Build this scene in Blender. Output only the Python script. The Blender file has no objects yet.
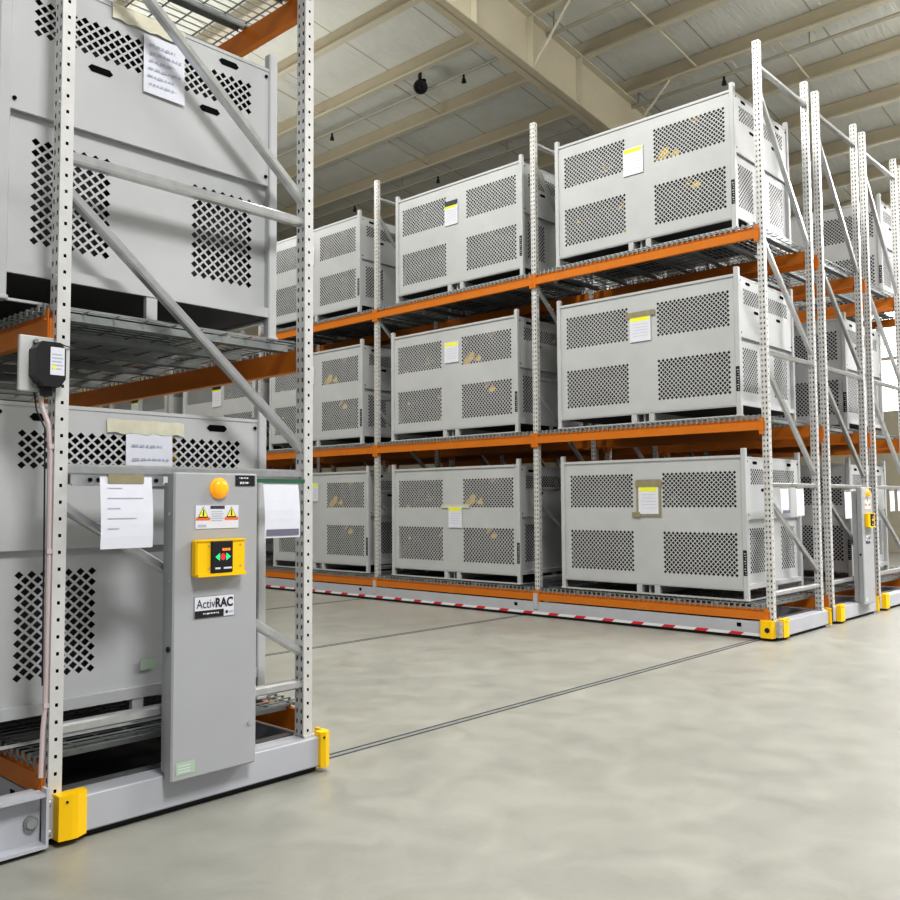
import bpy, math, random
from mathutils import Matrix, Vector
random.seed(7)
scene = bpy.context.scene
col = scene.collection

# ------------------------------------------------------------------ materials
MATS = {}
def mat(name, rgb, rough=0.5, metal=0.0, noise=0.0, nscale=6.0, emit=None, estr=0.0, spec=0.5, bump=0.0):
    m = bpy.data.materials.new(name); m.use_nodes = True
    nt = m.node_tree; b = nt.nodes['Principled BSDF']
    b.inputs['Base Color'].default_value = (*rgb, 1)
    b.inputs['Roughness'].default_value = rough
    b.inputs['Metallic'].default_value = metal
    b.inputs['Specular IOR Level'].default_value = spec
    if emit:
        b.inputs['Emission Color'].default_value = (*emit, 1)
        b.inputs['Emission Strength'].default_value = estr
    if noise:
        tc = nt.nodes.new('ShaderNodeTexCoord'); n = nt.nodes.new('ShaderNodeTexNoise')
        n.inputs['Scale'].default_value = nscale; n.inputs['Detail'].default_value = 5
        r = nt.nodes.new('ShaderNodeMapRange')
        r.inputs[1].default_value = .3; r.inputs[2].default_value = .7
        r.inputs[3].default_value = 1 - noise; r.inputs[4].default_value = 1 + noise * .5
        mx = nt.nodes.new('ShaderNodeMix'); mx.data_type = 'RGBA'; mx.blend_type = 'MULTIPLY'
        mx.inputs[0].default_value = 1; mx.inputs[6].default_value = (*rgb, 1)
        nt.links.new(tc.outputs['Object'], n.inputs['Vector'])
        nt.links.new(n.outputs[0], r.inputs[0]); nt.links.new(r.outputs[0], mx.inputs[7])
        nt.links.new(mx.outputs[2], b.inputs['Base Color'])
        if bump:
            bp = nt.nodes.new('ShaderNodeBump'); bp.inputs['Strength'].default_value = bump
            bp.inputs['Distance'].default_value = .02
            nt.links.new(n.outputs[0], bp.inputs['Height']); nt.links.new(bp.outputs[0], b.inputs['Normal'])
    MATS[name] = m
    return m

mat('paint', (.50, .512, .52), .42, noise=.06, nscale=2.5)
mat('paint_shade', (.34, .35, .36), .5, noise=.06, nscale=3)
mat('base_paint', (.47, .48, .52), .4, noise=.05, nscale=3)
mat('cabinet_paint', (.40, .41, .43), .42, noise=.03, nscale=3)
mat('galv', (.60, .61, .62), .30, .8, noise=.12, nscale=14)
mat('galv_dull', (.30, .32, .32), .45, .4, noise=.15, nscale=12)
mat('post_paint', (.66, .66, .65), .38, .25, noise=.08, nscale=10)
mat('orange', (.60, .18, .013), .38, noise=.06, nscale=6)
mat('yellow', (.95, .58, .0), .4, noise=.04)
mat('black', (.012, .012, .014), .45)
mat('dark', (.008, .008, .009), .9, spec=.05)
mat('white', (.85, .85, .87), .6)
mat('paper', (.70, .715, .79), .7, noise=.03, nscale=12)
mat('ink', (.42, .45, .55), .8)
mat('ink_dark', (.05, .05, .08), .8)
mat('header_yellow', (.85, .85, .05), .6)
mat('tape', (.30, .27, .17), .5, noise=.15, nscale=14)
mat('tape_light', (.62, .60, .48), .5, noise=.1, nscale=14)
mat('green_clip', (.03, .12, .07), .5)
mat('green_tag', (.42, .55, .42), .6)
mat('footer', (.16, .16, .22), .6)
mat('beacon', (.95, .42, .02), .3, emit=(1, .35, .0), estr=.35)
mat('red_lamp', (.8, .02, .03), .4, emit=(1, .02, .03), estr=1.2)
mat('green_lamp', (.02, .7, .2), .4, emit=(.02, .8, .25), estr=.8)
mat('orange_lamp', (.9, .2, .02), .4, emit=(1, .2, .02), estr=1.2)
mat('warn_red', (.8, .16, .04), .5)
mat('beige', (.50, .445, .33), .55, noise=.05, nscale=2)
mat('beige_light', (.58, .54, .43), .55, noise=.05, nscale=2)
mat('wall_paint', (.46, .43, .33), .7, noise=.06, nscale=1)
mat('pipe', (.40, .38, .31), .5)
mat('shade_and_bracket', (.02, .02, .022), .6)  # near black, stands for shade under boxes and racks; also the horn bracket
mat('steel', (.5, .5, .5), .3, .8)
mat('cable', (.62, .52, .52), .5)

def floor_mat():
    m = bpy.data.materials.new('polished_concrete'); m.use_nodes = True
    nt = m.node_tree; b = nt.nodes['Principled BSDF']; L = nt.links.new
    tc = nt.nodes.new('ShaderNodeTexCoord')
    def noise(s, d=6, dist=0.0):
        n = nt.nodes.new('ShaderNodeTexNoise'); n.inputs['Scale'].default_value = s
        n.inputs['Detail'].default_value = d; n.inputs['Distortion'].default_value = dist
        L(tc.outputs['Object'], n.inputs['Vector']); return n
    n1, n2, n3 = noise(.6, 8, .4), noise(3.5, 12, .6), noise(40, 3)
    rp = nt.nodes.new('ShaderNodeValToRGB')
    rp.color_ramp.elements[0].position = .32; rp.color_ramp.elements[0].color = (.25, .25, .222, 1)
    rp.color_ramp.elements[1].position = .70; rp.color_ramp.elements[1].color = (.36, .358, .322, 1)
    ad = nt.nodes.new('ShaderNodeMath'); ad.operation = 'MULTIPLY_ADD'; ad.inputs[1].default_value = .40
    ad2 = nt.nodes.new('ShaderNodeMath'); ad2.operation = 'MULTIPLY_ADD'; ad2.inputs[1].default_value = .55; ad2.inputs[2].default_value = -.02
    ad3 = nt.nodes.new('ShaderNodeMath'); ad3.operation = 'MULTIPLY_ADD'; ad3.inputs[1].default_value = .10
    L(n2.outputs[0], ad2.inputs[0]); L(n3.outputs[0], ad3.inputs[0]); L(ad2.outputs[0], ad3.inputs[2])
    L(n1.outputs[0], ad.inputs[0]); L(ad3.outputs[0], ad.inputs[2])
    L(ad.outputs[0], rp.inputs[0])
    L(rp.outputs[0], b.inputs['Base Color'])
    rr = nt.nodes.new('ShaderNodeMapRange'); rr.inputs[3].default_value = .26; rr.inputs[4].default_value = .44
    L(n2.outputs[0], rr.inputs[0]); L(rr.outputs[0], b.inputs['Roughness'])
    b.inputs['Specular IOR Level'].default_value = .42
    bp = nt.nodes.new('ShaderNodeBump'); bp.inputs['Strength'].default_value = .05; bp.inputs['Distance'].default_value = .01
    L(n2.outputs[0], bp.inputs['Height']); L(bp.outputs[0], b.inputs['Normal'])
    MATS['floor'] = m
floor_mat()

def ceiling_mat():
    m = bpy.data.materials.new('roof_insulation'); m.use_nodes = True
    nt = m.node_tree; b = nt.nodes['Principled BSDF']; L = nt.links.new
    tc = nt.nodes.new('ShaderNodeTexCoord'); sx = nt.nodes.new('ShaderNodeSeparateXYZ')
    L(tc.outputs['Object'], sx.inputs[0])
    dv = nt.nodes.new('ShaderNodeMath'); dv.operation = 'DIVIDE'; dv.inputs[1].default_value = 1.62
    fr = nt.nodes.new('ShaderNodeMath'); fr.operation = 'FRACT'
    lt = nt.nodes.new('ShaderNodeMath'); lt.operation = 'LESS_THAN'; lt.inputs[1].default_value = .016
    L(sx.outputs[1], dv.inputs[0]); L(dv.outputs[0], fr.inputs[0]); L(fr.outputs[0], lt.inputs[0])
    n = nt.nodes.new('ShaderNodeTexNoise'); n.inputs['Scale'].default_value = 1.2; n.inputs['Detail'].default_value = 6
    n.inputs['Distortion'].default_value = 1.5
    L(tc.outputs['Object'], n.inputs['Vector'])
    rp = nt.nodes.new('ShaderNodeValToRGB')
    rp.color_ramp.elements[0].color = (.60, .61, .57, 1); rp.color_ramp.elements[1].color = (.74, .75, .70, 1)
    L(n.outputs[0], rp.inputs[0])
    mx = nt.nodes.new('ShaderNodeMix'); mx.data_type = 'RGBA'; mx.inputs[7].default_value = (.38, .37, .30, 1)
    L(lt.outputs[0], mx.inputs[0]); L(rp.outputs[0], mx.inputs[6]); L(mx.outputs[2], b.inputs['Base Color'])
    b.inputs['Roughness'].default_value = .38
    mp = nt.nodes.new('ShaderNodeMapping'); mp.inputs['Scale'].default_value = (1.0, 7.0, 1.0)
    L(tc.outputs['Object'], mp.inputs[0])
    n2 = nt.nodes.new('ShaderNodeTexNoise'); n2.inputs['Scale'].default_value = 1.6; n2.inputs['Detail'].default_value = 5
    n2.inputs['Distortion'].default_value = 1.0; L(mp.outputs[0], n2.inputs['Vector'])
    bp = nt.nodes.new('ShaderNodeBump'); bp.inputs['Strength'].default_value = .35; bp.inputs['Distance'].default_value = .06
    L(n2.outputs[0], bp.inputs['Height']); L(bp.outputs[0], b.inputs['Normal'])
    MATS['ceiling'] = m
ceiling_mat()

def hazard_mat():
    m = bpy.data.materials.new('red_white_tape'); m.use_nodes = True
    nt = m.node_tree; b = nt.nodes['Principled BSDF']; L = nt.links.new
    tc = nt.nodes.new('ShaderNodeTexCoord'); sx = nt.nodes.new('ShaderNodeSeparateXYZ'); L(tc.outputs['Object'], sx.inputs[0])
    sh = nt.nodes.new('ShaderNodeMath'); sh.operation = 'MULTIPLY_ADD'; sh.inputs[1].default_value = 1.2
    L(sx.outputs[2], sh.inputs[0]); L(sx.outputs[1], sh.inputs[2])
    dv = nt.nodes.new('ShaderNodeMath'); dv.operation = 'DIVIDE'; dv.inputs[1].default_value = .41
    fr = nt.nodes.new('ShaderNodeMath'); fr.operation = 'FRACT'
    lt = nt.nodes.new('ShaderNodeMath'); lt.operation = 'LESS_THAN'; lt.inputs[1].default_value = .36
    L(sh.outputs[0], dv.inputs[0]); L(dv.outputs[0], fr.inputs[0]); L(fr.outputs[0], lt.inputs[0])
    mx = nt.nodes.new('ShaderNodeMix'); mx.data_type = 'RGBA'
    mx.inputs[6].default_value = (.75, .75, .78, 1); mx.inputs[7].default_value = (.62, .03, .05, 1)
    L(lt.outputs[0], mx.inputs[0]); L(mx.outputs[2], b.inputs['Base Color'])
    MATS['hazard'] = m
hazard_mat()

def cargo_mat(name, dark, yellow, amt):
    m = bpy.data.materials.new(name); m.use_nodes = True
    nt = m.node_tree; b = nt.nodes['Principled BSDF']; L = nt.links.new
    tc = nt.nodes.new('ShaderNodeTexCoord')
    n = nt.nodes.new('ShaderNodeTexNoise'); n.inputs['Scale'].default_value = 2.6; n.inputs['Detail'].default_value = 3
    L(tc.outputs['Object'], n.inputs['Vector'])
    rp = nt.nodes.new('ShaderNodeValToRGB'); e = rp.color_ramp.elements
    e[0].position = amt; e[0].color = (*dark, 1); e[1].position = amt + .03; e[1].color = (*yellow, 1)
    L(n.outputs[0], rp.inputs[0]); L(rp.outputs[0], b.inputs['Base Color']); b.inputs['Roughness'].default_value = .7
    MATS[name] = m
cargo_mat('cargo_yellow', (.03, .03, .035), (.95, .62, .0), .63)
cargo_mat('cargo_dark', (.03, .03, .033), (.12, .115, .11), .66)  # near-black filling, added so the panel holes look dark

# ------------------------------------------------------------------ mesh builder
class MB:
    def __init__(s): s.v = []; s.f = []; s.m = []
    def add(s, vs, fs, mi=0):
        o = len(s.v); s.v += [tuple(p) for p in vs]
        for f in fs: s.f.append(tuple(i + o for i in f)); s.m.append(mi)
    def box(s, a, b, mi=0):
        x0, y0, z0 = a; x1, y1, z1 = b
        s.add([(x0,y0,z0),(x1,y0,z0),(x1,y1,z0),(x0,y1,z0),(x0,y0,z1),(x1,y0,z1),(x1,y1,z1),(x0,y1,z1)],
              [(0,3,2,1),(4,5,6,7),(0,1,5,4),(1,2,6,5),(2,3,7,6),(3,0,4,7)], mi)
    def bbox(s, a, b, c=.006, mi=0):          # box with chamfered vertical edges and top/bottom rims
        x0, y0, z0 = a; x1, y1, z1 = b
        def ring(i, z):
            return [(x0+c+i,y0+i,z),(x1-c-i,y0+i,z),(x1-i,y0+c+i,z),(x1-i,y1-c-i,z),(x1-c-i,y1-i,z),(x0+c+i,y1-i,z),(x0+i,y1-c-i,z),(x0+i,y0+c+i,z)]
        vs = ring(c*.7, z0) + ring(0, z0+c) + ring(0, z1-c) + ring(c*.7, z1)
        fs = [tuple(range(7,-1,-1)), tuple(range(24,32))]
        for r in range(3):
            for i in range(8):
                j = (i+1) % 8; fs.append((r*8+i, r*8+j, r*8+8+j, r*8+8+i))
        s.add(vs, fs, mi)
    def quad(s, a, b, c, d, mi=0): s.add([a,b,c,d], [(0,1,2,3)], mi)
    def tube(s, p, q, r, n=8, mi=0, cap=True):
        p, q = Vector(p), Vector(q); d = (q-p).normalized()
        u = d.orthogonal().normalized(); w = d.cross(u)
        ring = [(math.cos(2*math.pi*(i+.5)/n), math.sin(2*math.pi*(i+.5)/n)) for i in range(n)]
        vs = [p + u*c*r + w*t*r for c, t in ring] + [q + u*c*r + w*t*r for c, t in ring]
        fs = [(i, (i+1) % n, n+(i+1) % n, n+i) for i in range(n)]
        if cap: fs += [tuple(range(n-1,-1,-1)), tuple(range(n, 2*n))]
        s.add(vs, fs, mi)
    def path(s, pts, r, n=8, mi=0):
        for a, b in zip(pts, pts[1:]): s.tube(a, b, r, n, mi)
    def channel(s, p, q, w, d, up, mi=0):      # C-channel bar from p to q; open towards -up
        p, q, up = Vector(p), Vector(q), Vector(up).normalized(); t = (q-p).normalized(); sd = t.cross(up).normalized()
        prof = [(-w/2,-d/2),(-w/2,d*.3),(-w/2+w*.2,d/2),(w/2-w*.2,d/2),(w/2,d*.3),(w/2,-d/2),(w/2-.006,-d/2),(w/2-.006,d*.3-.004),(w/2-w*.2,d/2-.006),(-w/2+w*.2,d/2-.006),(-w/2+.006,d*.3-.004),(-w/2+.006,-d/2)]
        n = len(prof)
        vs = [p+sd*a+up*b for a, b in prof] + [q+sd*a+up*b for a, b in prof]
        fs = [(i, (i+1) % n, n+(i+1) % n, n+i) for i in range(n)]
        s.add(vs, fs, mi)
    def prism(s, poly, axis, a, b, mi=0):      # poly 2D extruded along axis from a to b
        def P(u, v, t): return {'x': (t,u,v), 'y': (u,t,v), 'z': (u,v,t)}[axis]
        n = len(poly); vs = [P(u,v,a) for u,v in poly] + [P(u,v,b) for u,v in poly]
        fs = [(i,(i+1) % n,n+(i+1) % n,n+i) for i in range(n)] + [tuple(range(n-1,-1,-1)), tuple(range(n,2*n))]
        s.add(vs, fs, mi)
    def build(s, name, mats, parent=None, loc=None):
        me = bpy.data.meshes.new(name); me.from_pydata(s.v, [], s.f)
        if isinstance(mats, str): mats = [mats]
        for k in mats: me.materials.append(MATS[k])
        if len(mats) > 1: me.polygons.foreach_set('material_index', s.m)
        me.update()
        o = bpy.data.objects.new(name, me); col.objects.link(o)
        if parent: o.parent = parent
        if loc: o.location = loc
        return o
    def smooth(s, o):
        o.data.polygons.foreach_set('use_smooth', [True]*len(o.data.polygons)); return o

def tag(o, label, cat, group=None, kind=None):
    o['label'] = label; o['category'] = cat
    if group: o['group'] = group
    if kind: o['kind'] = kind
    return o
def thing(name, label, cat, loc=(0,0,0), group=None):
    o = bpy.data.objects.new(name, None); col.objects.link(o); o.location = loc
    o.empty_display_size = .1
    return tag(o, label, cat, group)
def copy_tree(o, parent=None):
    c = o.copy(); col.objects.link(c); c.parent = parent
    for ch in list(o.children): copy_tree(ch, c)
    return c
def part(src, parent, loc=None, scale=None):
    c = src.copy(); col.objects.link(c); c.parent = parent
    if loc: c.location = loc
    if scale: c.scale = scale
    return c

def text_geo(body, size, bold=0.0):
    cu = bpy.data.curves.new('t', 'FONT'); cu.body = body; cu.size = size; cu.offset = bold; cu.resolution_u = 4
    o = bpy.data.objects.new('t', cu); col.objects.link(o)
    bpy.context.view_layer.update()
    dg = bpy.context.evaluated_depsgraph_get()
    me = bpy.data.meshes.new_from_object(o.evaluated_get(dg))
    v = [tuple(p.co) for p in me.vertices]; f = [tuple(p.vertices) for p in me.polygons]
    bpy.data.objects.remove(o); bpy.data.meshes.remove(me); bpy.data.curves.remove(cu)
    return v, f
def put_text(mb, body, x, y, z, size, mi, bold=0.0, width=None):  # text on a plane facing -Y, left edge at x
    v, f = text_geo(body, size, bold)
    k = 1.0; mxx = max(p[0] for p in v); mnx = min(p[0] for p in v)
    if width: k = width / (mxx - mnx)
    mb.add([(x + (p[0]-mnx)*k, y, z + p[1]) for p in v], f, mi)
    return (mxx - mnx) * k

# perforated sheet in the plane origin + u*U + v*V
def perf_sheet(mb, O, U, V, w0, h0, w1, h1, patches, ratio=.70, mi=0):
    O, U, V = Vector(O), Vector(U), Vector(V)
    def P(u, v): return tuple(O + U*u + V*v)
    us = sorted({w0, w1, *[q for p in patches for q in (p[0], p[2])]})
    vs = sorted({h0, h1, *[q for p in patches for q in (p[1], p[3])]})
    for a, b in zip(us, us[1:]):
        for c, d in zip(vs, vs[1:]):
            mu, mv = (a+b)/2, (c+d)/2
            if any(p[0] < mu < p[2] and p[1] < mv < p[3] for p in patches): continue
            mb.add([P(a,c),P(b,c),P(b,d),P(a,d)], [(0,1,2,3)], mi)
    for (u0, v0, u1, v1, D) in patches:
        nx = max(1, round((u1-u0)/(2*D))); ny = max(1, round((v1-v0)/D) - 1)
        if ny % 2 == 0: ny += 1
        dx = (u1-u0)/(2*nx); dy = (v1-v0)/(ny+1)
        V_, F_ = [], []
        def poly(pts):
            o = len(V_); V_.extend(P(*q) for q in pts); F_.append(tuple(range(o, o+len(pts))))
        def ring(cx, cy):
            o = len(V_)
            for k in (1.0, ratio):
                for a, b in ((0,-1),(1,0),(0,1),(-1,0)): V_.append(P(cx+a*dx*k, cy+b*dy*k))
            for i in range(4):
                j = (i+1) % 4; F_.append((o+i, o+j, o+4+j, o+4+i))
        for j in range(ny):
            cy = v0 + dy*(1+j)
            if j % 2 == 0:
                for i in range(nx): ring(u0+dx+2*dx*i, cy)
            else:
                for i in range(nx-1): ring(u0+2*dx+2*dx*i, cy)
                poly([(u0,cy-dy),(u0+dx,cy),(u0,cy+dy)]); poly([(u1,cy-dy),(u1,cy+dy),(u1-dx,cy)])
        for vv, sg in ((v0,1),(v1,-1)):
            for i in range(nx-1):
                c = u0+2*dx*(i+1); poly([(c-dx,vv),(c+dx,vv),(c,vv+sg*dy)])
            poly([(u0,vv),(u0+dx,vv),(u0,vv+sg*dy)]); poly([(u1,vv),(u1-dx,vv),(u1,vv+sg*dy)])
        mb.add(V_, F_, mi)

# ------------------------------------------------------------------ the room
def tagk(o, kind='structure'): o['kind'] = kind; return o
SL = .133
def roofz(x): return 10.63 - SL*x
YW, XW = 20.3, 27.0
mb = MB(); mb.quad((-9,-9,0),(XW,-9,0),(XW,YW,0),(-9,YW,0)); floor = tagk(mb.build('floor', 'floor'))
mb = MB()
for y in (4.19, 7.4, 10.55, 13.6, 16.7):       # guide rails let into the concrete
    for dy, w in ((-.030,.009),(.030,.009)):
        mb.box((-5, y+dy-w, -.01), (20, y+dy+w, .0015), 0)
    mb.box((-5, y-.017, -.01), (20, y+.017, .001), 1)
mat('groove', (.05,.05,.048), .8)
mb.build('rail_groove', ['groove','galv_dull'], floor)
mb = MB(); mb.quad((-9,-9,roofz(-9)),(-9,YW,roofz(-9)),(XW,YW,roofz(XW)),(XW,-9,roofz(XW))); ceil = tagk(mb.build('ceiling', 'ceiling'))
mb = MB(); mb.box((-9,YW,0),(XW,YW+.2,11.9)); wb = tagk(mb.build('wall_back', 'wall_paint'))
mb = MB(); mb.box((XW,-9,0),(XW+.2,4.9,8)); mb.box((XW,9.7,0),(XW+.2,YW,8)); mb.box((XW,4.9,0),(XW+.2,9.7,4.0)); mb.box((XW,4.9,7.0),(XW+.2,9.7,8))
wr = tagk(mb.build('wall_right', 'wall_paint'))
mat('daylight', (.9,.9,1), .5, emit=(.92,.94,1), estr=6.0)
mb = MB(); mb.box((XW+.08,4.9,4.0),(XW+.12,9.7,7.0),0); mb.box((XW+.02,4.9,5.45),(XW+.1,9.7,5.55),1)
for k in range(1,4): mb.box((XW+.02,4.9+1.2*k-.04,4.0),(XW+.1,4.9+1.2*k+.04,7.0),1)
tagk(mb.build('window_1', ['daylight','beige']))

def purlin(x, y0, y1):
    mb = MB(); z = roofz(x) - .01; w = .012
    mb.box((x-w, y0, z-.28), (x+w, y1, z), 0)
    mb.box((x-.09, y0, z-.292), (x+w, y1, z-.28), 1)
    mb.box((x-.09, y0, z-.28), (x-.08, y1, z-.255), 1)
    mb.box((x, y0, z-.01), (x+.09, y1, z), 0)
    return mb.build('purlin', ['beige','beige_light'], ceil)
for k in range(-5, 13): purlin(9.34 + 1.32*k, -8, YW)
def rafter(y):
    mb = MB(); w = .012
    def sl(x0,x1,y0,y1,t0,t1,mi):
        a = lambda x,yy,t: (x,yy,roofz(x)-t)
        v = [a(x0,y0,t1),a(x1,y0,t1),a(x1,y1,t1),a(x0,y1,t1),a(x0,y0,t0),a(x1,y0,t0),a(x1,y1,t0),a(x0,y1,t0)]
        mb.add(v, [(0,3,2,1),(4,5,6,7),(0,1,5,4),(1,2,6,5),(2,3,7,6),(3,0,4,7)], mi)
    sl(-6, XW, y-w, y+w, .30, 1.18, 0)
    sl(-6, XW, y-.13, y+.13, .30, .32, 0)
    sl(-6, XW, y-.13, y+.13, 1.16, 1.18, 1)
    for x in (1.4, 4.0, 6.6, 9.25, 10.55, 11.85, 14.5, 17.1): sl(x-.008, x+.008, y-.12, y, .32, 1.16, 0)
    mb.build('rafter', ['beige_light','beige'], ceil)
rafter(8.15); rafter(-.2)
mb = MB()
def rod(x0,y0,x1,y1,off0=.26,off1=.26,r=.018): mb.tube((x0,y0,roofz(x0)-off0),(x1,y1,roofz(x1)-off1), r, 6)
rod(10.66,11.28,11.98,11.28); rod(11.98,12.88,13.3,12.88); rod(13.3,12.9,14.6,12.9); rod(9.34,13.2,10.66,13.2)
rod(10.66,6.75,13.3,6.72); rod(8.02,6.8,10.66,6.75); rod(13.3,10.4,14.62,10.4); rod(13.3,5.4,14.62,5.4); rod(14.62,3.6,16,3.6)
rod(10.6,8.08,10.6,7.35,1.12,.28,.022); rod(13.25,8.08,13.25,7.2,1.12,.28,.022); rod(5.3,8.08,5.3,7.3,1.12,.28,.022)
mb.build('sag_rod', 'beige_light', ceil)
# sprinkler lines with hanging heads
def sprinkler(x, heads):
    mb = MB(); mb.tube((0,-6,0),(0,YW-.05,0), .03, 8)
    for y in (2,5,8,11,14,17): mb.box((-.008,y-.01,0),(.008,y+.01,.35))
    t = mb.build('sprinkler_pipe', 'pipe', ceil, (x, 0, roofz(x)-.36))
    for y in heads:
        h = MB(); h.tube((0,y,-.02),(0,y,-.10),.02,8); h.tube((0,y,-.10),(0,y,-.13),.035,8); h.tube((0,y,-.15),(0,y,-.16),.045,8)
        h.tube((.02,y,-.13),(.02,y,-.15),.005,4); h.build('sprinkler_head', 'black', t)
sprinkler(11.05, (9.9, 13.4))
sprinkler(13.55, (6.4, 12.9, 15.6))
# black round horn
t = thing('ceiling_horn', 'black round horn hanging under the ceiling on a short bracket', 'loudspeaker', (10.85,10.75,8.76))
mb = MB(); mb.box((-.02,-.02,.1),(.02,.02,.42)); mb.box((-.03,-.12,.08),(.03,.06,.12)); mb.build('bracket','shade_and_bracket',t)
mb = MB(); d = Vector((-.62,-.72,-.30)).normalized()
u = d.orthogonal().normalized(); w = d.cross(u); prev=None; rings=[(-.12,.035),(-.11,.05),(.0,.055),(.05,.09),(.085,.125),(.09,.108),(.045,.06),(.035,.03),(.075,.022),(.08,.0)]
vs=[]; fs=[]; n=20
for a, r in rings:
    for i in range(n): vs.append(d*a + u*r*math.cos(2*math.pi*i/n) + w*r*math.sin(2*math.pi*i/n))
for k in range(len(rings)-1):
    for i in range(n): j=(i+1)%n; fs.append((k*n+i,k*n+j,k*n+n+j,k*n+n+i))
mb.add(vs, fs); mb.smooth(mb.build('horn_bell','black',t))

# ------------------------------------------------------------------ containers
DX, LY, HP = .775, 1.25, 1.69     # half depth, half length, post height
def paint_marks(mb, n, x0, x1, y, z0, z1, mi, r, h=.004):     # rows of tiny strokes standing in for illegible handwriting
    rows = max(1, n)
    for k in range(rows):
        z = z1 - (k+.5)*(z1-z0)/rows; x = x0 + r.random()*.1*(x1-x0); end = x1 - r.random()*.35*(x1-x0)
        while x < end:
            w = (x1-x0)*(.05+.12*r.random())
            mb.quad((x,y,z-h*r.random()-h*.3),(min(x+w,end),y,z-h*.5),(min(x+w,end),y,z+h*.5),(x,y,z+h*.5),mi); x += w + (x1-x0)*.04

def make_container():
    root = thing('container', '', 'container')
    for sg in (-1, 1):
        mb = MB(); x = sg*(DX-.022)
        D = .0278
        P1 = [(.11-LY, 1.02, 1.05-LY, 1.45, D), (1.43-LY, 1.02, 2.37-LY, 1.45, D), (.11-LY, .25, 1.05-LY, .76, D), (1.43-LY, .25, 2.37-LY, .76, D)]
        perf_sheet(mb, (x,0,0), (0,1,0), (0,0,1), -LY+.05, .14, LY-.05, 1.60, P1, .72)
        mb.box((x-.012,-LY+.05,1.585),(x+.012,LY-.05,1.615))
        mb.box((sg*DX-.006 if sg>0 else -DX,-LY+.05,.125),(sg*DX if sg>0 else -DX+.006,LY-.05,.15))
        mb.build('side_panel','paint',root)
    for sg in (-1, 1):
        mb = MB(); y = sg*(LY-.045); D = .0275
        q = [(-.615,.28,-.205,.81,D),(.235,.28,.64,.81,D)]
        perf_sheet(mb, (0,y,0), (1,0,0), (0,0,1), -DX+.05, .14, DX-.05, .93, q, .70)
        mb.build('end_panel','paint',root)
        mb = MB(); y = sg*(LY-.014)
        perf_sheet(mb, (0,y,0), (1,0,0), (0,0,1), -DX+.045, .90, DX-.045, 1.59, [(-.625,1.275,.61,1.475,D)], .70, 0)
        yy = y - sg*.022
        mb.quad((-DX+.045,y,.90),(DX-.045,y,.90),(DX-.045,yy,.90),(-DX+.045,yy,.90)); mb.box((-DX+.045,min(y,yy)-.004,1.578),(DX-.045,max(y,yy)+.004,1.596))
        for cx, cz in ((-.50,1.53),(.45,1.53),(-.29,1.225),(.33,1.225)):       # hand slots
            a, b = .065, .018; o = y + sg*.0015
            mb.add([(cx-a,o,cz),(cx-a+b,o,cz-b),(cx+a-b,o,cz-b),(cx+a,o,cz),(cx+a-b,o,cz+b),(cx-a+b,o,cz+b)],[(0,1,2,3,4,5)],1)
        for cx in (-DX+.075, DX-.075):
            for cz in (.95, 1.545): mb.tube((cx,y,cz),(cx,y+sg*.008,cz),.010,6,1)
        mb.build('drop_gate',['paint','dark'],root)
    for sx in (-1,1):
        for sy in (-1,1):
            mb = MB(); a = .056
            x0 = sx*DX if sx<0 else DX-a; y0 = sy*LY if sy<0 else LY-a
            mb.bbox((x0,y0,0),(x0+a,y0+a,HP),.006); mb.bbox((x0-.006,y0-.006,0),(x0+a+.006,y0+a+.006,.02),.004)
            mb.build('corner_post','paint',root)
    mb = MB()                                                     # pallet-like frame under the box
    mb.box((-DX+.02,-LY+.02,.125),(DX-.02,LY-.02,.145),1)  # floor plate coloured near black in place of the shade beneath it
    for sx in (-1,1):
        xa = -DX+.004 if sx<0 else DX-.044
        mb.box((xa,-LY+.05,.112),(xa+.04,LY-.05,.138)); mb.box((xa,-LY+.05,.0),(xa+.04,LY-.05,.018))
        for y in (-.16,.08): mb.box((xa,y,.018),(xa+.04,y+.07,.115))
    for sy in (-1,1):
        ya = -LY+.004 if sy<0 else LY-.044
        mb.box((-DX+.05,ya,.128),(DX-.05,ya+.04,.182)); mb.box((-DX+.05,ya+.01,.0),(DX-.05,ya+.03,.012)); mb.box((-.03,ya+.005,.012),(.03,ya+.035,.13))
    for y in (-.11,.0,.10): mb.box((-DX+.05,y-.01,.012),(DX-.05,y+.01,.125))
    mb.build('base_frame',['paint','shade_and_bracket'],root)
    mb = MB(); mb.box((-DX+.03,-LY+.05,1.56),(DX-.03,LY-.05,1.572)); mb.build('added_cover','paint_shade',root)  # unseen cover, added to keep light out of the box
    mb = MB(); x = -DX-.002                                        # dark id tag on the corner post
    mb.box((x,-LY+.006,.28),(x+.002,-LY+.05,.56),0)
    for k in range(9): mb.box((x-.001,-LY+.016,.295+.028*k),(x,-LY+.026+.007*((k*7)%3),.302+.028*k),1)
    mb.build('identification_tag',['black','paper'],root)
    return root

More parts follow.
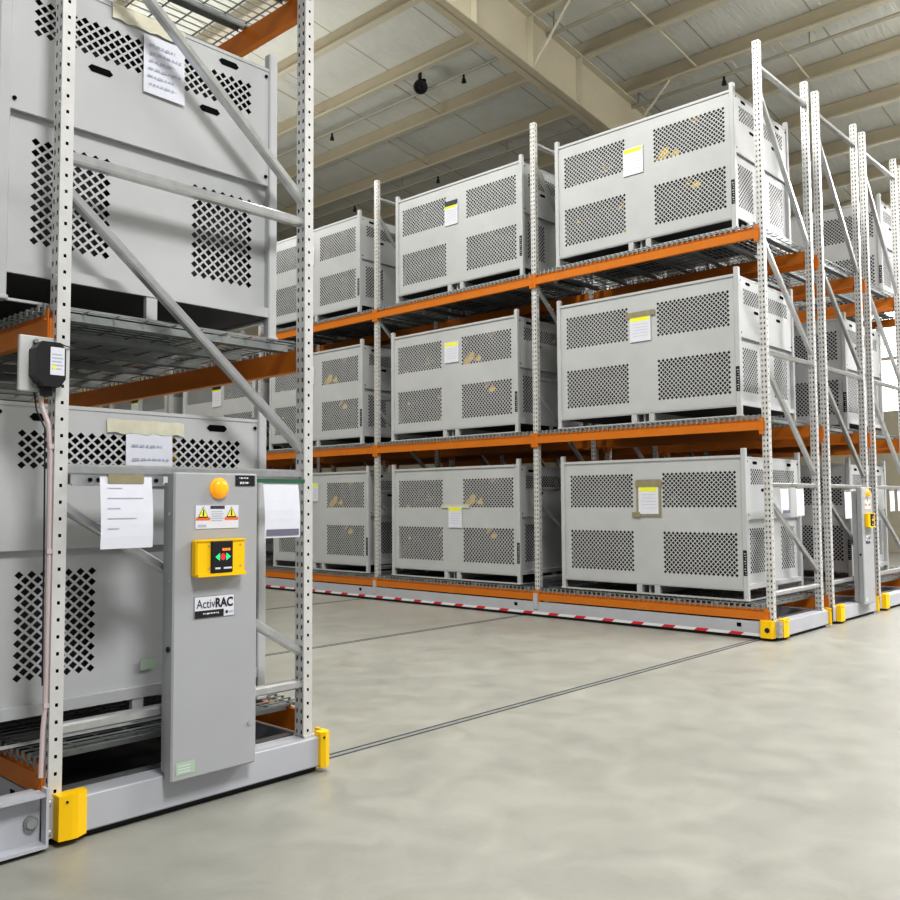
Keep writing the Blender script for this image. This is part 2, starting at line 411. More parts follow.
def lumpy():
    import mathutils
    mb = MB(); n = 14; hx, hy, hz = .68, 1.13, 1.36
    # displaced heap: grid box sides and top, filled out to darken the holes
    def disp(p):
        q = Vector(p)*1.7; nz = mathutils.noise.noise(q) * .07 + mathutils.noise.noise(q*2.7) * .035
        return (max(-.715,min(.715,p[0]*(1+nz))), max(-1.165,min(1.165,p[1]*(1+nz*.6))), max(0,min(1.395,p[2]*(1+nz*.6))))
    def face(fn):
        o = [[disp(fn(i/n, j/n)) for j in range(n+1)] for i in range(n+1)]
        vs = [q for r in o for q in r]
        mb.add(vs, [(i*(n+1)+j,(i+1)*(n+1)+j,(i+1)*(n+1)+j+1,i*(n+1)+j+1) for i in range(n) for j in range(n)])
    face(lambda a,b: (-hx, (a*2-1)*hy, b*hz)); face(lambda a,b: (hx, (a*2-1)*hy, b*hz))
    face(lambda a,b: ((a*2-1)*hx, -hy, b*hz)); face(lambda a,b: ((a*2-1)*hx, hy, b*hz))
    face(lambda a,b: ((a*2-1)*hx, (b*2-1)*hy, hz))
    return mb
PROTO, CARGO = None, {}
def container(x, ynear, z, label, cargo, where):
    global PROTO
    if PROTO is None: PROTO = make_container(); r = PROTO
    else: r = copy_tree(PROTO); 
    # copies made before labels are attached carry no paper
    r.location = (x, ynear+LY, z); r['label'] = label; r['group'] = 'grey perforated containers on the racks'
    nm = 'cargo_yellow' if cargo == 'y' else 'cargo_dark'
    if nm not in CARGO: c = lumpy().build('packed_cargo', nm); CARGO[nm] = c
    else: c = CARGO[nm].copy(); col.objects.link(c)
    c.location = (x, ynear+LY, z+.147)
    tag(c, ('dark cargo with yellow pieces' if cargo == 'y' else 'added dark cargo') + ' inside ' + where, 'cargo', 'cargo inside the containers')
    return r

rp = random.Random(3)
def side_label(root, y0, y1, z0, z1, style='yellow', extra=None):      # sheet on the long side facing the aisle, local coords
    x = -DX + .014
    mb = MB(); mb.box((x-.004,y0,z0),(x,y1,z1),0)
    h = z1-z0
    if style == 'yellow': mb.quad((x-.0045,y0+.02,z1-.06),(x-.0045,y1-.01,z1-.06),(x-.0045,y1-.01,z1-.01),(x-.0045,y0+.02,z1-.01),1)
    for k in range(5):
        zz = z1-.10-k*(h-.13)/5
        mb.quad((x-.0045,y0+.03,zz-.002),(x-.0045,y1-.03-.1*rp.random()*(y1-y0),zz-.002),(x-.0045,y1-.05,zz+.002),(x-.0045,y0+.03,zz+.002),2)
    o = mb.build('paper_label',['paper','header_yellow','ink'],root)
    if extra:
        m = MB()
        if extra == 'dark_clip': m.box((x-.008,y0+.01,z1-.02),(x,y1-.01,z1+.05)); k = 'black'
        if extra == 'tape_bar': m.box((x-.008,y0-.06,z1-.01),(x,y1+.05,z1+.055)); k = 'tape'
        if extra == 'frame': m.box((x-.003,y0-.03,z0-.03),(x+.001,y1+.03,z1+.08)); m.box((x-.009,y0-.05,z1-.005),(x,y1+.04,z1+.07)); m.box((x-.008,y1-.02,z0-.04),(x,y1+.09,z0+.02)); k = 'tape'
        if extra == 'wide_tape': m.box((x-.003,y0-.14,z1-.02),(x+.001,y1+.14,z1+.03)); k = 'tape_light'
        m.build('tape_strip', k, o)

LV = (.385, 2.43, 4.555)
X2 = 9.43 + DX
names = ('bottom shelf', 'middle shelf', 'top shelf')
short = ('bottom', 'middle', 'top')
allc = []
spec2 = [   # rack beside the aisle: shelf, near edge, label, cargo
 (2, 4.35, 'pale perforated container on the top shelf, in the bay by the end frame', 'y', 'the top container by the end frame'),
 (1, 4.35, 'perforated container on the middle shelf by the end frame, sheet under tan bar', 'd', 'the middle container by the end frame'),
 (0, 4.32, 'perforated container on the bottom shelf by the end frame, sheet in tan holder', 'd', 'the bottom container by the end frame'),
 (2, 7.40, 'grey container on the top shelf, second bay, sheet under a black clip', 'd', 'the top container in the second bay'),
 (1, 7.51, 'grey container on the middle shelf in the second bay from the end frame', 'y', 'the middle container in the second bay'),
 (0, 7.50, 'grey container on the bottom shelf, second bay, sheet taped between lower hole fields', 'y', 'the bottom container in the second bay'),
 (2, 10.74, 'grey container on the top shelf, third bay, half hidden by the near upright', 'd', 'the top container in the third bay'),
 (1, 10.68, 'grey container on the middle shelf, third bay, half hidden by the near upright', 'y', 'the middle container in the third bay'),
 (0, 10.54, 'grey container on the bottom shelf, third bay, behind the hanging sheet', 'y', 'the bottom container in the third bay'),
 (1, 13.62, 'far grey container on the middle shelf, fourth bay, seen under near decking', 'd', 'the middle container in the fourth bay'),
 (1, 16.75, 'farthest grey container on the middle shelf, fifth bay, just above the near low container', 'd', 'the farthest middle container'),
]
roots = {}
for (lv, yn, lab, cg, wh) in spec2:
    roots[(lv, round(yn))] = (container(X2, yn, LV[lv], lab, cg, wh), yn, lv)
X4 = 12.80 + DX
for n, yn, where in ((1, 7.5, 'second'), (2, 10.6, 'third'), (3, 13.65, 'fourth')):      # added behind the aisle rack to block light and darken the gaps
    for lv in (0, 1) + ((2,) if n < 3 else ()):
        rr_ = copy_tree(PROTO); rr_.location = (11.13 + DX, yn + LY, LV[lv])
        rr_['label'] = 'dim container behind the aisle rack\'s %s bay, %s shelf, glimpsed between containers' % (where, short[lv]); rr_['group'] = 'dim containers added to darken gaps behind the aisle rack'
others = [
 (X4, 4.36, LV[1], 'grey container on the third rack\'s middle shelf, behind the empty bay', 'd', 'the middle container behind the empty bay'),
 (X4, 4.36, LV[0], 'grey container on the bottom shelf of the third rack, behind the slim cabinet', 'd', 'the bottom container behind the slim cabinet'),
 (14.53+DX, 4.36, LV[2], 'dim grey container on the top shelf of the rearmost rack of the row', 'd', 'the top container of the rearmost rack'),
]
for a in others: container(*a)
X1 = 1.512 + DX
UP = container(X1, 4.21, 2.435, 'large near container on the upper shelf behind diagonal braces, handwritten sheet taped on', 'd', 'the near upper container')
LO = container(X1, 4.30, .385, 'large near grey container on the low deck behind the amber-lamp cabinet', 'y', 'the near low container')

# labels on the long sides: (key, world y0,y1, world z0,z1)
def wl(key, ya, yb, za, zb, style='yellow', extra=None):
    r, yn, lv = roots[key]; c = yn+LY
    side_label(r, ya-c, yb-c, za-LV[lv], zb-LV[lv], style, extra)
wl((2,4), 5.53, 5.81, 5.51, 5.85)
wl((1,4), 5.47, 5.76, 3.43, 3.74, extra='tape_bar')
wl((0,4), 5.41, 5.68, 1.34, 1.67, extra='frame')
wl((2,7), 8.60, 8.86, 5.55, 5.86, extra='dark_clip')
wl((1,8), 8.60, 8.88, 3.52, 3.82)
wl((0,8), 8.56, 8.82, 1.13, 1.43, extra='wide_tape')
wl((2,11), 11.92, 12.2, 5.56, 5.88)
wl((1,11), 11.92, 12.2, 3.50, 3.8)
wl((0,11), 11.80, 12.1, 1.52, 1.82)
wl((1,14), 14.75, 15.05, 3.35, 3.7, extra='dark_clip')
wl((1,17), 17.95, 18.25, 3.35, 3.7, extra='dark_clip')

def end_paper(root, x0, x1, z0, z1, tz0, tz1, tx0, tx1, rows):   # handwritten sheet and tape on the gate
    y = -LY + .008; r = random.Random(11)
    mb = MB(); mb.quad((x0,y-.006,z0),(x1,y-.009,z0-.004),(x1,y-.003,z1),(x0,y-.003,z1),0)
    paint_marks(mb, rows, x0+.02, x1-.02, y-.0095, z0+.03, z1-.03, 1, r, .009)
    o = mb.build('handwritten_sheet',['paper','ink'],root)
    m = MB(); n = 10
    for k in range(n):
        a, b = tx0+(tx1-tx0)*k/n, tx0+(tx1-tx0)*(k+1)/n; j = .006*math.sin(k*2.3); j2 = .006*math.sin((k+1)*2.3)
        m.quad((a,y-.004-.002*(k%2),tz0+j),(b,y-.004-.002*((k+1)%2),tz0+j2),(b,y-.001,tz1+j2*.5),(a,y-.001,tz1+j*.5))
    m.build('tape_strip','tape_light',o)
zc = 2.435; xc = X1
end_paper(UP, 2.22-xc, 2.455-xc, 3.63-zc, 3.94-zc, 3.955-zc, 4.035-zc, 2.05-xc, 2.46-xc, 6)
zc = .41
end_paper(LO, 2.20-xc, 2.46-xc, 1.62-zc, 1.89-zc, 1.885-zc, 1.955-zc, 2.10-xc, 2.53-xc, 3)
mb = MB(); y = -LY+.03
mb.box((2.31-xc,y,.645-.385),(2.40-xc,y+.004,.70-.385)); mb.build('green_sticker','green_tag',LO)

# ------------------------------------------------------------------ racks
PW, PD, TOP, ZB = .060, .078, 6.58, .195
BAY = 3.11
def post_mesh():
    mb = MB(); z0, z1 = ZB, TOP
    def strip(O, U, w, hw, hh, off, p=.075):
        n = int((z1-z0)/p)
        O, U = Vector(O), Vector(U); V = Vector((0,0,1)); h = (z1-z0)/n
        for k in range(n):
            a = h*k; c = a + h/2 + off
            P = lambda u, v: tuple(O+U*u+V*v)
            o = [P(0,a),P(w,a),P(w,a+h),P(0,a+h)]; m = w/2
            i = [P(m-hw,c-hh),P(m+hw,c-hh),P(m+hw,c+hh),P(m-hw,c+hh)]
            mb.add(o+i, [(0,1,5,4),(1,2,6,5),(2,3,7,6),(3,0,4,7)])
    strip((0,.0,z0),(0,1,0),PD/2,.0068,.0115,0,.058); strip((0,PD/2,z0),(0,1,0),PD/2,.0068,.0115,0,.058)
    strip((0,0,z0),(1,0,0),PW,.0065,.0075,0); strip((0,PD,z0),(1,0,0),PW,.0075,.0085,0)
    mb.quad((PW,0,z0),(PW,PD*.3,z0),(PW,PD*.3,z1),(PW,0,z1)); mb.quad((PW,PD*.7,z0),(PW,PD,z0),(PW,PD,z1),(PW,PD*.7,z1))
    mb.quad((PW*.85,.0,z0),(PW*.85,PD,z0),(PW*.85,PD,z1),(PW*.85,0,z1),1)  # dark backing painted as the shade inside the hollow post
    mb.box((.0,-.01,z0),(PW+.02,PD+.01,z0+.012))
    return mb
def deck_mesh(depth):
    mb = MB(); y0, y1 = .06, BAY-.06
    n = 46; w = .0035
    for k in range(n):
        y = y0 + (y1-y0)*k/(n-1)
        mb.box((-.022,y-w,-.007),(depth+.022,y+w,0))
        mb.box((-.022,y-.011,-.058),(-.0155,y+.011,-.001)); mb.box((depth+.0155,y-.011,-.058),(depth+.022,y+.011,-.001))
    for k in range(10):
        x = .04 + (depth-.08)*k/9; mb.box((x-w,y0,-.014),(x+w,y1,-.007))
    for x in (-.0185, depth+.0185): mb.box((x-w,y0,-.04),(x+w,y1,-.033))
    for k in range(7):                                   # channels under the mesh
        y = y0 + .10 + (y1-y0-.2)*k/6
        mb.box((.055,y-.035,-.018),(depth-.055,y+.035,-.014)); mb.box((.055,y-.035,-.05),(depth-.055,y-.031,-.018)); mb.box((.055,y+.031,-.05),(depth-.055,y+.035,-.018))
        for xs in (0.0, depth-.06): mb.box((xs,y-.03,-.03),(xs+.06,y+.03,-.014))
    return mb
def beam_mesh(sg, h):            # sg -1: outer face towards -X
    mb = MB(); s = -sg
    prof = [(0,-h),(.05*s,-h),(.05*s,0),(.022*s,0),(.022*s,-.035),(0,-.035)]
    mb.prism(prof, 'y', .045, BAY+PD-.045-PD+.055-.0, 0)
    return mb
def conn_mesh(sg, end):
    mb = MB(); s = -sg
    a, b = (.052,.10) if end == 0 else (BAY, BAY+.048)
    x0, x1 = sorted((-.006*s, .0*s)); mb.box((x0,a,-.175),(x1,b,.012))
    yy = (a-.004 if end else b); x0, x1 = sorted((-.006*s, .055*s)); 
    mb.box((x0,yy,-.175),(x1,yy+.004,.012))
    for z in (-.13,-.04): mb.tube((-.006*s,(a+b)/2,z),(-.012*s,(a+b)/2,z),.008,6)
    return mb
FD = 1.41          # frame depth outer to outer
BH = (.122, .125, .13)
LT = (.335, 2.383, 4.50)   # beam tops
P_POST = None
SRC = {}
def src(key, fn):
    if key not in SRC: SRC[key] = fn()
    return SRC[key]
def rack(label, x0, bays, opts):
    FD = opts.get('fd', 1.41)
    root = thing('mobile_rack', label, 'pallet rack', (x0, opts.get('y', 4.005), 0))
    L = BAY*bays
    # --- wheeled base
    mb = MB(); e0, e1 = opts.get('e0',-.02), FD+.05
    bx0 = .10; e1 += opts.get('be',0)
    mb.bbox((bx0,-.04,.035),(e1,.10,ZB),.006,0)
    mb.box((e0,.0,.035),(e0+.05,L+.1,ZB),0); mb.box((FD-.03,.0,.035),(FD+.02,L+.1,ZB),0); mb.box((e0,L,.035),(FD+.02,L+.1,ZB),0)
    mb.box((e0,-.01,.035),(.14,.08,ZB),0)
    for k in range(1,bays):
        mb.box((e0+.05,BAY*k-.02,.05),(FD-.03,BAY*k+.12,ZB-.01),0)
    for k in range(bays+1):
        mb.box((e0-.008,BAY*k+.02,.10),(e0,BAY*k+.09,.19 if k==0 else .30),0)
        mb.box((e0-.003,BAY*k+.36,.125),(e0,BAY*k+.41,.165),2)
    for k in range(bays*2):
        y = .14+k*BAY/2; mb.box((e0+.05,y,ZB-.04),(FD-.03,y+.05,ZB-.005),1)
    base = mb.build('base',['base_paint','galv','dark'],root)
    m = MB(); m.box((.06,.0,.004),(e1-.01,.08,.045)); m.box((.0,.04,.004),(.03,L+.06,.04)); m.box((FD-.05,.04,.004),(FD-.02,L+.06,.04)); m.box((.03,.10,.04),(FD-.05,L,.06))
    m.build('gap_shade_strip','shade_and_bracket',base)  # black inset strips painted as the shadow gap under the base
    m = MB(); m.box((e0-.002,.13,.036),(e0,L+.1,.068)); m.build('hazard_stripe','hazard',base)
    def bumper(x, w, left):
        m = MB(); ya, c = -.075, .03
        poly = [(x,.0),(x,ya+c*.3),(x+w*.42,ya),(x+w*.60,ya),(x+w,ya+c),(x+w,.0)] if left else [(x,-.01),(x,ya+.015),(x+w*.4,ya),(x+w,ya+.02),(x+w,.06),(x+w*.8,.06),(x+w*.8,-.01)]
        m.prism(poly,'z',.03,ZB+.028)
        m.tube((x+w*.25,ya+.006,ZB-.0),(x+w*.25,ya-.001,ZB-.0),.006,6,1)
        m.build('bumper',['yellow','black'],base)
    bumper(opts.get('bx',-.055), opts.get('bw',.19), True); bumper(e1-.025, .066 if 'fd' in opts else .04, False)
    if opts.get('side_bumper'):
        m = MB(); m.prism([(e0,-.02),(e0-.05,.0),(e0-.05,.12),(e0,.15)],'z',.03,ZB+.02)
        m.tube((e0-.05,.05,.115),(e0-.054,.05,.115),.028,10,1); m.build('bumper',['yellow','black'],base)
        m = MB(); m.box((-.02,-.065,.04),(.06,-.02,ZB+.01),0)
        for z in (.075,.16): m.tube((.02,-.066,z),(.02,-.075,z),.016,8,0)
        m.build('bolt_plate','galv',base)
    # --- posts and braces
    nfr = opts.get('frames', bays+1)
    br = [('h',.49),('h',1.66),('h',3.115),('h',6.3),('d',1.50,.66),('d',2.97,1.80),('d',4.38,3.24),('d',6.05,4.55)]
    pm = src('post', lambda: post_mesh().build('post',['post_paint','dark'],root))
    first = pm.parent == root and not SRC.get('post_used')
    for k in range(nfr):
        for xx in (0, FD-PW):
            if not SRC.get('post_used'): SRC['post_used'] = True; pm.location = (xx,BAY*k,0)
            else: part(pm, root, (xx,BAY*k,0))
        for i, b in enumerate(br):
            def mk(b=b):
                m = MB(); y = PD*.5
                if b[0] == 'h': m.channel((PW-.01,y,b[1]),(FD-PW+.01,y,b[1]),.05,.052,(0,-1,0))
                else: m.channel((PW-.02,y+.004,b[1]),(FD-PW+.02,y+.004,b[2]),.046,.05,(0,-1,0))
                o = m.build('brace','galv',root); return o
            if ('br',i,FD) not in SRC: SRC[('br',i,FD)] = mk(); SRC[('br',i,FD)].location = (0,BAY*k,0)
            else: part(SRC[('br',i,FD)], root, (0,BAY*k,0))
    # --- beams and decks
    for k in range(bays):
        for l in range(3):
            for sg in (-1,1):
                key = ('beam',sg,l)
                xx = -.014 if sg < 0 else FD+.014
                def mk(sg=sg,l=l):
                    o = beam_mesh(sg,BH[l]).build('beam','orange',root)
                    for e in (0,1): conn_mesh(sg,e).build('connector','orange',o)
                    return o
                if key not in SRC: SRC[key] = mk(); SRC[key].location = (xx,BAY*k,LT[l])
                else:
                    c = copy_tree(SRC[key], root); c.location = (xx,BAY*k,LT[l])
            if ('deck',FD) not in SRC: SRC[('deck',FD)] = deck_mesh(FD).build('wire_deck','galv_dull',root); SRC[('deck',FD)].location=(0,PD*.5+BAY*k,LT[l]+.042)
            else: part(SRC[('deck',FD)], root, (0,PD*.5+BAY*k,LT[l]+.042))
    return root

R1 = rack('near mobile rack with large front cabinet, amber beacon and yellow bumpers, facing the aisle', 1.722, 3, {'fd':1.462,'be':-.012,'bx':.020,'bw':.135,'e0':.0,'y':4.03})
R2 = rack('long orange-beamed mobile rack across the aisle, filled with three shelves of containers', 9.35, 5, {'side_bumper':True,'bx':.09})
R3 = rack('second mobile rack of the row, with a slim cabinet and an empty first bay', 11.05, 5, {'bx':.07})
R4 = rack('third mobile rack of the row, directly behind the slim cabinet rack', 12.75, 3, {'bx':.05})
R5 = rack('rearmost mobile rack of the row, mostly cut off at the picture edge', 14.45, 2, {'bx':.05})

# ------------------------------------------------------------------ control cabinet
def tri(mb, cx, cz, s, y, mi): mb.add([(cx-s,y,cz-s*.8),(cx+s,y,cz-s*.8),(cx,y,cz+s)],[(0,1,2)],mi)
def cabinet(rackobj, x0, w, z1=1.652):      # local to its rack
    z0 = .175; q = w/.478
    mb = MB(); ya, yb = -.122, -.052
    mb.bbox((x0,ya,z0),(x0+w,yb,z1),.008,0)
    mb.tube((x0+w-.045,ya,.38),(x0+w-.045,ya-.006,.38),.011,8,1)
    for z in (.55,1.12,1.45): mb.tube((x0,yb-.03,z),(x0-.006,yb-.03,z),.008,6,1)
    mb.tube((x0,yb-.035,.80),(x0-.008,yb-.035,.80),.014,8,2)
    mb.box((x0+.02,yb,.2),(x0+w-.02,yb+.06,z1-.05),0)
    c = mb.build('control_cabinet',['cabinet_paint','galv','black'],rackobj)
    Y = ya - .002
    # amber beacon
    m = MB(); n=20; cx, cz = x0+.245*q, 1.575; rr=[(.0,.052),(-.008,.052),(-.008,.046),(-.022,.044),(-.032,.034),(-.036,.016),(-.037,.0)]
    vs=[]; fs=[]
    for d, r in rr:
        for i in range(n): vs.append((cx+r*math.cos(2*math.pi*i/n), ya+d, cz+r*math.sin(2*math.pi*i/n)))
    for k in range(len(rr)-1):
        for i in range(n): j=(i+1)%n; fs.append((k*n+i,k*n+j,k*n+n+j,k*n+n+i))
    m.add(vs,fs); m.smooth(m.build('beacon','beacon',c))
    # small black plate, top right
    m = MB(); bx = x0+.342*q; m.box((bx,Y-.002,1.588),(bx+.115*q,ya,1.642),0)
    paint_marks(m,1,bx+.012,bx+.105*q,Y-.003,1.622,1.636,1,random.Random(2),.006); paint_marks(m,1,bx+.02,bx+.10*q,Y-.003,1.596,1.614,1,random.Random(5),.008)
    m.build('number_plate',['black','paper'],c)
    # warning label
    m = MB(); wx0, wx1, wz0, wz1 = x0+.115*q, x0+.360*q, 1.375, 1.490
    m.box((wx0,Y-.001,wz0),(wx1,ya,wz1),0)
    for cx in (wx0+.042, wx1-.042):
        tri(m,cx,wz1-.037,.030,Y-.002,1); tri(m,cx,wz1-.036,.024,Y-.0026,2); m.quad((cx-.004,Y-.003,wz1-.052),(cx+.004,Y-.003,wz1-.052),(cx+.003,Y-.003,wz1-.022),(cx-.003,Y-.003,wz1-.022),1)
        m.quad((cx-.040,Y-.002,wz1-.074),(cx+.040,Y-.002,wz1-.074),(cx+.040,Y-.002,wz1-.060),(cx-.040,Y-.002,wz1-.060),3)
    m.quad((wx0+.082,Y-.002,wz1-.018),(wx1-.082,Y-.002,wz1-.018),(wx1-.082,Y-.002,wz1-.002),(wx0+.082,Y-.002,wz1-.002),4)
    for k in range(5): m.quad((wx0+.088,Y-.002,wz1-.034-.011*k),(wx1-.095+.008*(k%2),Y-.002,wz1-.034-.011*k),(wx1-.095+.008*(k%2),Y-.002,wz1-.030-.011*k),(wx0+.088,Y-.002,wz1-.030-.011*k),5)
    m.quad((wx0+.012,Y-.002,wz0+.008),(wx0+.06,Y-.002,wz0+.008),(wx0+.06,Y-.002,wz0+.020),(wx0+.012,Y-.002,wz0+.020),5)
    m.build('warning_label',['paper','black','header_yellow','warn_red','ink_dark','ink'],c)
    # yellow operating panel with dark keypad
    px0, px1, pz0, pz1 = x0+.092*q, x0+.372*q, 1.142, 1.322
    m = MB(); m.bbox((px0,ya-.05,pz0),(px1,ya,pz1),.008,0); m.box((px0+.004,ya-.064,pz0),(px1-.004,ya-.05,pz0+.014),0); m.box((px0+.004,ya-.056,pz1-.008),(px1-.004,ya-.05,pz1),0)
    for cx, cz in ((px0+.07,pz1-.03),(px0+.07,pz0+.04),(px1-.03,pz0+.045),(px1-.03,pz1-.03)): m.tube((cx,ya-.05,cz),(cx,ya-.053,cz),.005,6,1)
    m.build('operating_panel',['yellow','galv'],c)
    m = MB(); kx0, kx1, kz0, kz1 = px0+.078*q, px0+.200*q, pz0+.016, pz1-.008; K = ya-.062; m.bbox((kx0,K,kz0),(kx1,ya-.05,kz1),.004,0)
    cx, cz = (kx0+kx1)/2+.003, (kz0+kz1)/2; K -= .001
    m.add([(cx-.044,K,cz),(cx-.018,K,cz-.019),(cx-.018,K,cz+.019)],[(0,1,2)],2); m.add([(cx+.044,K,cz),(cx+.018,K,cz-.019),(cx+.018,K,cz+.019)],[(0,2,1)],2)
    m.add([(cx+.013*math.cos(a*math.pi/4),K,cz+.017*math.sin(a*math.pi/4)) for a in range(8)],[tuple(range(8))],1)
    for k in range(3): m.quad((cx-.004+.016*k,K,cz+.030),(cx+.008+.016*k,K,cz+.030),(cx+.008+.016*k,K,cz+.042),(cx-.004+.016*k,K,cz+.042),3)
    for a,b in ((.02,.05),(.068,.115)): m.quad((kx0+a,K,kz0+.018),(kx0+b,K,kz0+.018),(kx0+b,K,kz0+.027),(kx0+a,K,kz0+.027),4)
    m.build('keypad',['black','red_lamp','green_lamp','orange_lamp','paper'],c)
    # maker's plate
    m = MB(); nx0, nx1, nz0, nz1 = x0+.112*q, x0+.340*q, .935, 1.043; m.box((nx0,Y-.001,nz0),(nx1,ya,nz1),1); m.box((nx0+.003,Y-.0015,nz0+.003),(nx1-.003,Y-.001,nz1-.003),0)
    tw = put_text(m,'Activ',nx0+.012,Y-.003,nz0+.050,.062,2,0,.104*q)
    put_text(m,'RAC',nx0+.012+tw+.002,Y-.003,nz0+.050,.062,2,.0022,.100*q)
    m.quad((nx0+.003,Y-.003,nz0+.003),(nx0+.165,Y-.003,nz0+.003),(nx0+.165*q,Y-.003,nz0+.038),(nx0+.003,Y-.003,nz0+.038),2)
    paint_marks(m,1,nx0+.045,nx0+.14*q,Y-.004,nz0+.016,nz0+.030,0,random.Random(4),.006)
    m.tube((nx0+.182*q,Y-.003,nz0+.022),(nx0+.182*q,Y-.004,nz0+.022),.008,6,2); m.quad((nx0+.196*q,Y-.003,nz0+.018),(nx0+.220*q,Y-.003,nz0+.018),(nx0+.220*q,Y-.003,nz0+.026),(nx0+.196*q,Y-.003,nz0+.026),3)
    m.build('name_plate',['paper','galv_dull','black','ink'],c)
    m = MB(); m.box((x0+.025,Y,.205),(x0+.125,ya,.262),0)
    for k in range(3): m.quad((x0+.035,Y-.001,.216+.014*k),(x0+.10,Y-.001,.216+.014*k),(x0+.10,Y-.001,.221+.014*k),(x0+.035,Y-.001,.221+.014*k),1)
    m.build('green_sticker',['green_tag','paper'],c)
    return c
cabinet(R1, .525, .480)
cabinet(R3, .76, .40)
# bracket rail that carries the cabinet, power box and conduit on the near rack
m = MB(); m.box((.07,-.01,1.59),(.53,.02,1.635),0); m.box((.07,-.03,1.585),(.53,-.01,1.592),0)
for x in (.16,.20,.44,.49): m.tube((x,-.01,1.612),(x,-.016,1.612),.010,8,1)
m.build('cabinet_bracket',['galv','dark'],R1)
m = MB(); m.bbox((-.205,.03,2.005),(.005,.055,2.255),.004,0)
for x,z in ((-.14,2.23),(-.14,2.03)): m.tube((x,.03,z),(x,.01,z),.010,8,1)
pb = m.build('power_box_plate',['post_paint','galv_dull'],R1); pb.location = (.055,0,0)
m = MB(); m.prism([(-.165,2.075),(-.13,2.022),(-.06,2.022),(-.035,2.06),(-.035,2.195),(-.06,2.222),(-.14,2.222),(-.165,2.19)],'y',-.055,.03,0)
m.box((-.105,-.0565,2.075),(-.042,-.055,2.20),1)
for k in range(5): m.quad((-.098,-.057,2.10+.016*k),(-.055+.006*(k%2),-.057,2.10+.016*k),(-.055+.006*(k%2),-.057,2.106+.016*k),(-.098,-.057,2.106+.016*k),2)
m.quad((-.095,-.0575,2.10),(-.08,-.0575,2.10),(-.08,-.0575,2.118),(-.095,-.0575,2.118),3)
m.box((-.12,-.01,1.985),(-.075,.02,2.03),0)
pbx = m.build('power_box',['black','paper','ink','header_yellow'],pb)
m = MB(); m.path([(-.095,.005,2.0),(-.085,.0,1.93),(-.06,-.006,1.86),(-.045,.0,1.72),(-.043,.0,1.2),(-.045,.0,.62),(-.055,.0,.50),(-.06,.0,.30)],.011,8)
for z in (1.75,1.28,.60): m.box((-.057,-.014,z),(-.025,.014,z+.02))
cb = m.build('conduit','cable',R1); cb.location = (.035,.02,0)
m = MB(); m.path([(-.12,.005,2.0),(-.112,-.004,1.92),(-.075,-.008,1.84),(-.068,-.004,1.4),(-.063,-.004,.7)],.004,6)
cb = m.build('cable','black',R1); cb.location = (.035,.02,0)
m = MB(); m.path([(-.03,-.035,2.215),(.0,-.037,2.222),(.03,-.018,2.218),(.08,.0,2.214)],.003,6); m.build('cable','black',R1)

# ------------------------------------------------------------------ sheets hanging on the racks
def sheet(name, label, cat, x0, x1, z0, z1, y, clip, foot=None, lines=0, group=None, sheets=1, clipmat='tape'):
    t = thing(name, label, cat, ((x0+x1)/2, y, z1), group); w = (x1-x0)/2; h = z1-z0
    m = MB(); n = 6; cv = .02 if x0 < 5 else .006
    for s in range(sheets):
        off = -.012*s; dx = .012*s
        for k in range(n):
            a, b = -h*k/n, -h*(k+1)/n; ca, cb = cv*-math.sin(k/n*2.2), -cv*math.sin((k+1)/n*2.2)
            m.quad((-w+dx,ca-off,a),(-w+dx,cb-off,b),(w+dx,cb-off,b),(w+dx,ca-off,a),0)
    rr = random.Random(8)
    for k in range(lines):
        z = -h*(.16+.14*k); yy = -.02*math.sin(-z/h*2.2)-.0025
        e = w*(rr.random()*1.1-.4); m.quad((-w*.75,yy,z-.002),(e,yy,z-.002),(e,yy,z+.002),(-w*.75,yy,z+.002),1)
    if foot: 
        za, zb = -h+.012, -h+.045; yy = -.0205; m.quad((-w+.01,yy,za),(w-.01,yy,za),(w-.01,yy-.0005,zb),(-w+.01,yy-.0005,zb),2)
    m.build('page',['paper','ink','footer'],t)
    if clip:
        m = MB(); m.box((-w*clip,-.008,-.03 if clipmat=='tape' else -.003),(w*clip,.012,.012 if clipmat=='tape' else .018)); m.build('clip',clipmat,t)
    return t
sheet('hanging_sheet','typed white sheet hanging from a tan tape strip beside the large cabinet','paper',1.885,2.135,1.295,1.625,3.93,.7,lines=5,sheets=2)
sheet('hanging_sheet','white page in a sleeve with green top clip, hanging beside the near upright','paper',2.775,3.005,1.315,1.61,3.93,1.35,foot=True,clipmat='green_clip')
yb = 3.96
g = 'sheets hanging on the end frames of the far racks'
sheet('hanging_sheet','first white sheet on the end frame brace beside the bottom container corner','paper',9.49,9.70,1.34,1.63,yb,.9,foot=True,group=g,clipmat='galv')
sheet('hanging_sheet','second white sheet on the end frame brace, away from the container corner','paper',9.92,10.13,1.32,1.63,yb,.9,group=g,clipmat='galv')
sheet('hanging_sheet','white sheet hanging beside the slim cabinet on the second rack of the row','paper',11.42,11.64,1.26,1.60,yb,.9,group=g,clipmat='galv')
sheet('hanging_sheet','white sheet on the third rack\'s end frame next to the slim cabinet rack','paper',13.16,13.36,1.33,1.62,yb,.9,group=g,clipmat='galv')
sheet('hanging_sheet','outermost white sheet on the third rack\'s end frame at the picture edge','paper',13.50,13.72,1.33,1.62,yb,.9,group=g,clipmat='galv')

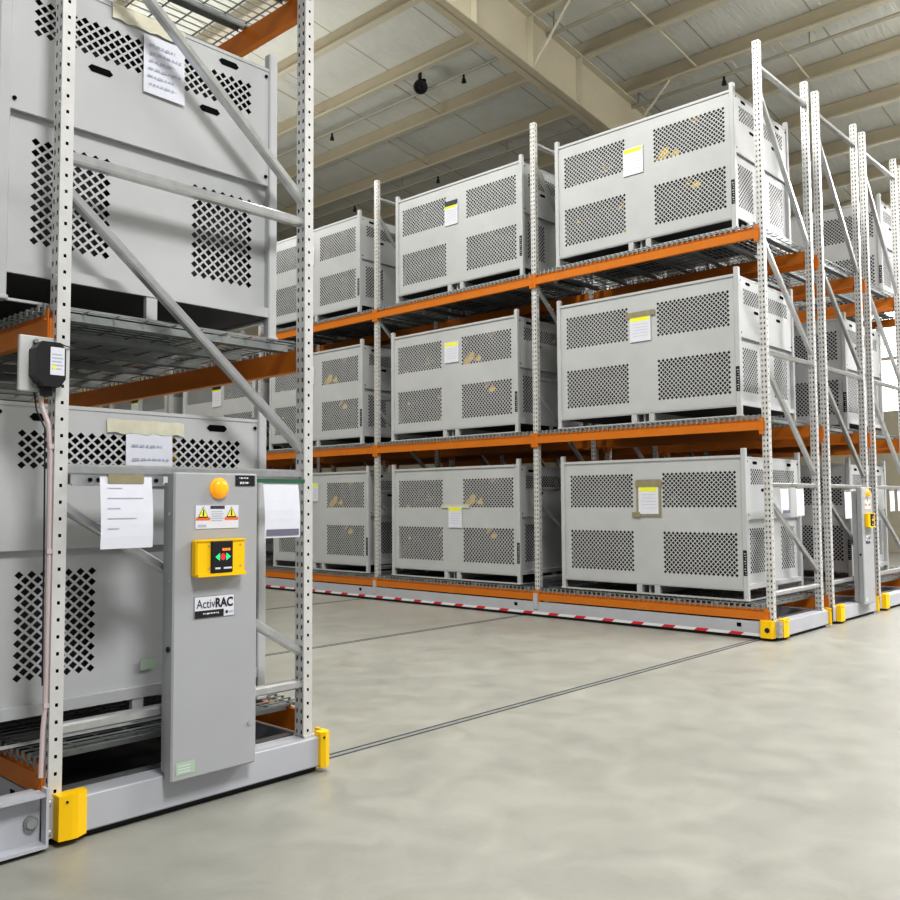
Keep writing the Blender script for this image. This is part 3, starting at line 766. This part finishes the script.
# ------------------------------------------------------------------ base of the neighbouring rack at the bottom left
t = thing('rack_base', 'grey steel channel base with a round bolt, left of the yellow corner bumper', 'rack base', (1.0,4.0,0))
m = MB(); xa, xb = -1.2, .688
m.box((xa,.03,.03),(xb,.05,.235),0); m.box((xa,-.03,.235),(xb,.05,.25),0); m.box((xa,-.04,.02),(xb,.05,.035),0); m.box((xa,.05,.03),(xb,.12,.24),0)
m.box((xb,-.035,.02),(xb+.012,.015,.27),0)
m.build('channel','base_paint',t)
m = MB(); m.tube((.645,.03,.125),(.645,.012,.125),.030,14,0); m.tube((.645,.012,.125),(.645,.004,.125),.022,14,1); m.build('bolt',['galv_dull','steel'],t)
m = MB()
m.tube((xb+.012,-.012,.075),(xb+.026,-.012,.075),.016,8)
b1 = m.build('bolt','steel',t); part(b1, t, (0,0,.125))
m = MB(); m.box((xa,.0,.002),(xb,.10,.022)); m.build('gap_shade_strip','shade_and_bracket',t)  # black strip standing for the shadow below the channel

# ------------------------------------------------------------------ light
def area(name, loc, size, energy, rot=(0,0,0), color=(1,1,1), sy=None):
    l = bpy.data.lights.new(name,'AREA'); l.shape='RECTANGLE'; l.size=size; l.size_y=sy or size; l.energy=energy; l.color=color
    o = bpy.data.objects.new(name,l); col.objects.link(o); o.location=loc; o.rotation_euler=rot; return o
PI = math.pi
area('high_bay_aisle', (5.6,6.5,9.2), 2.0, 430, color=(1,.99,.94))
area('high_bay_aisle_far', (5.6,13.5,9.2), 2.0, 330, color=(1,.99,.95))
area('high_bay_front', (1.5,-3.0,9.4), 2.5, 980, color=(1,.99,.98))
area('high_bay_cross', (12.5,-0.5,8.2), 2.0, 1200, color=(1,.98,.98))
area('high_bay_far', (18.5,0.5,7.6), 2.0, 1000, color=(1,.98,1))
# added lamps with no fixture behind them, aimed up to brighten the roof
area('roof_fill_aisle', (5.0,0.5,5.8), 4.0, 330, rot=(PI,0,0), color=(1,.98,.93))
area('roof_fill_far', (6.2,13.5,5.6), 4.0, 240, rot=(PI,0,0), color=(1,.98,.93))
area('roof_fill_cross', (13.0,-2.0,6.0), 4.0, 420, rot=(PI,0,0), color=(1,.98,.93))
w = bpy.data.worlds.new('hall_ambient'); scene.world = w; w.use_nodes = True
w.node_tree.nodes['Background'].inputs[0].default_value = (.97,.98,1,1)
w.node_tree.nodes['Background'].inputs[1].default_value = .38

# ------------------------------------------------------------------ camera
yaw, pitch, roll = .74918, .05796, -.00644
fw = Vector((math.cos(yaw)*math.cos(pitch), math.sin(yaw)*math.cos(pitch), math.sin(pitch)))
r = fw.cross(Vector((0,0,1))).normalized(); u = r.cross(fw)
c, s = math.cos(roll), math.sin(roll)
r2, u2 = r*c + u*s, -r*s + u*c
cd = bpy.data.cameras.new('camera'); cd.sensor_width = 36; cd.lens = 36*892.1/900; cd.clip_start = .05; cd.clip_end = 200
co = bpy.data.objects.new('camera', cd); col.objects.link(co)
co.matrix_world = Matrix(((r2.x,u2.x,-fw.x,0),(r2.y,u2.y,-fw.y,0),(r2.z,u2.z,-fw.z,1.5),(0,0,0,1)))
scene.camera = co
scene.view_settings.view_transform = 'Standard'
scene.view_settings.look = 'Medium High Contrast'
scene.view_settings.exposure = -0.07
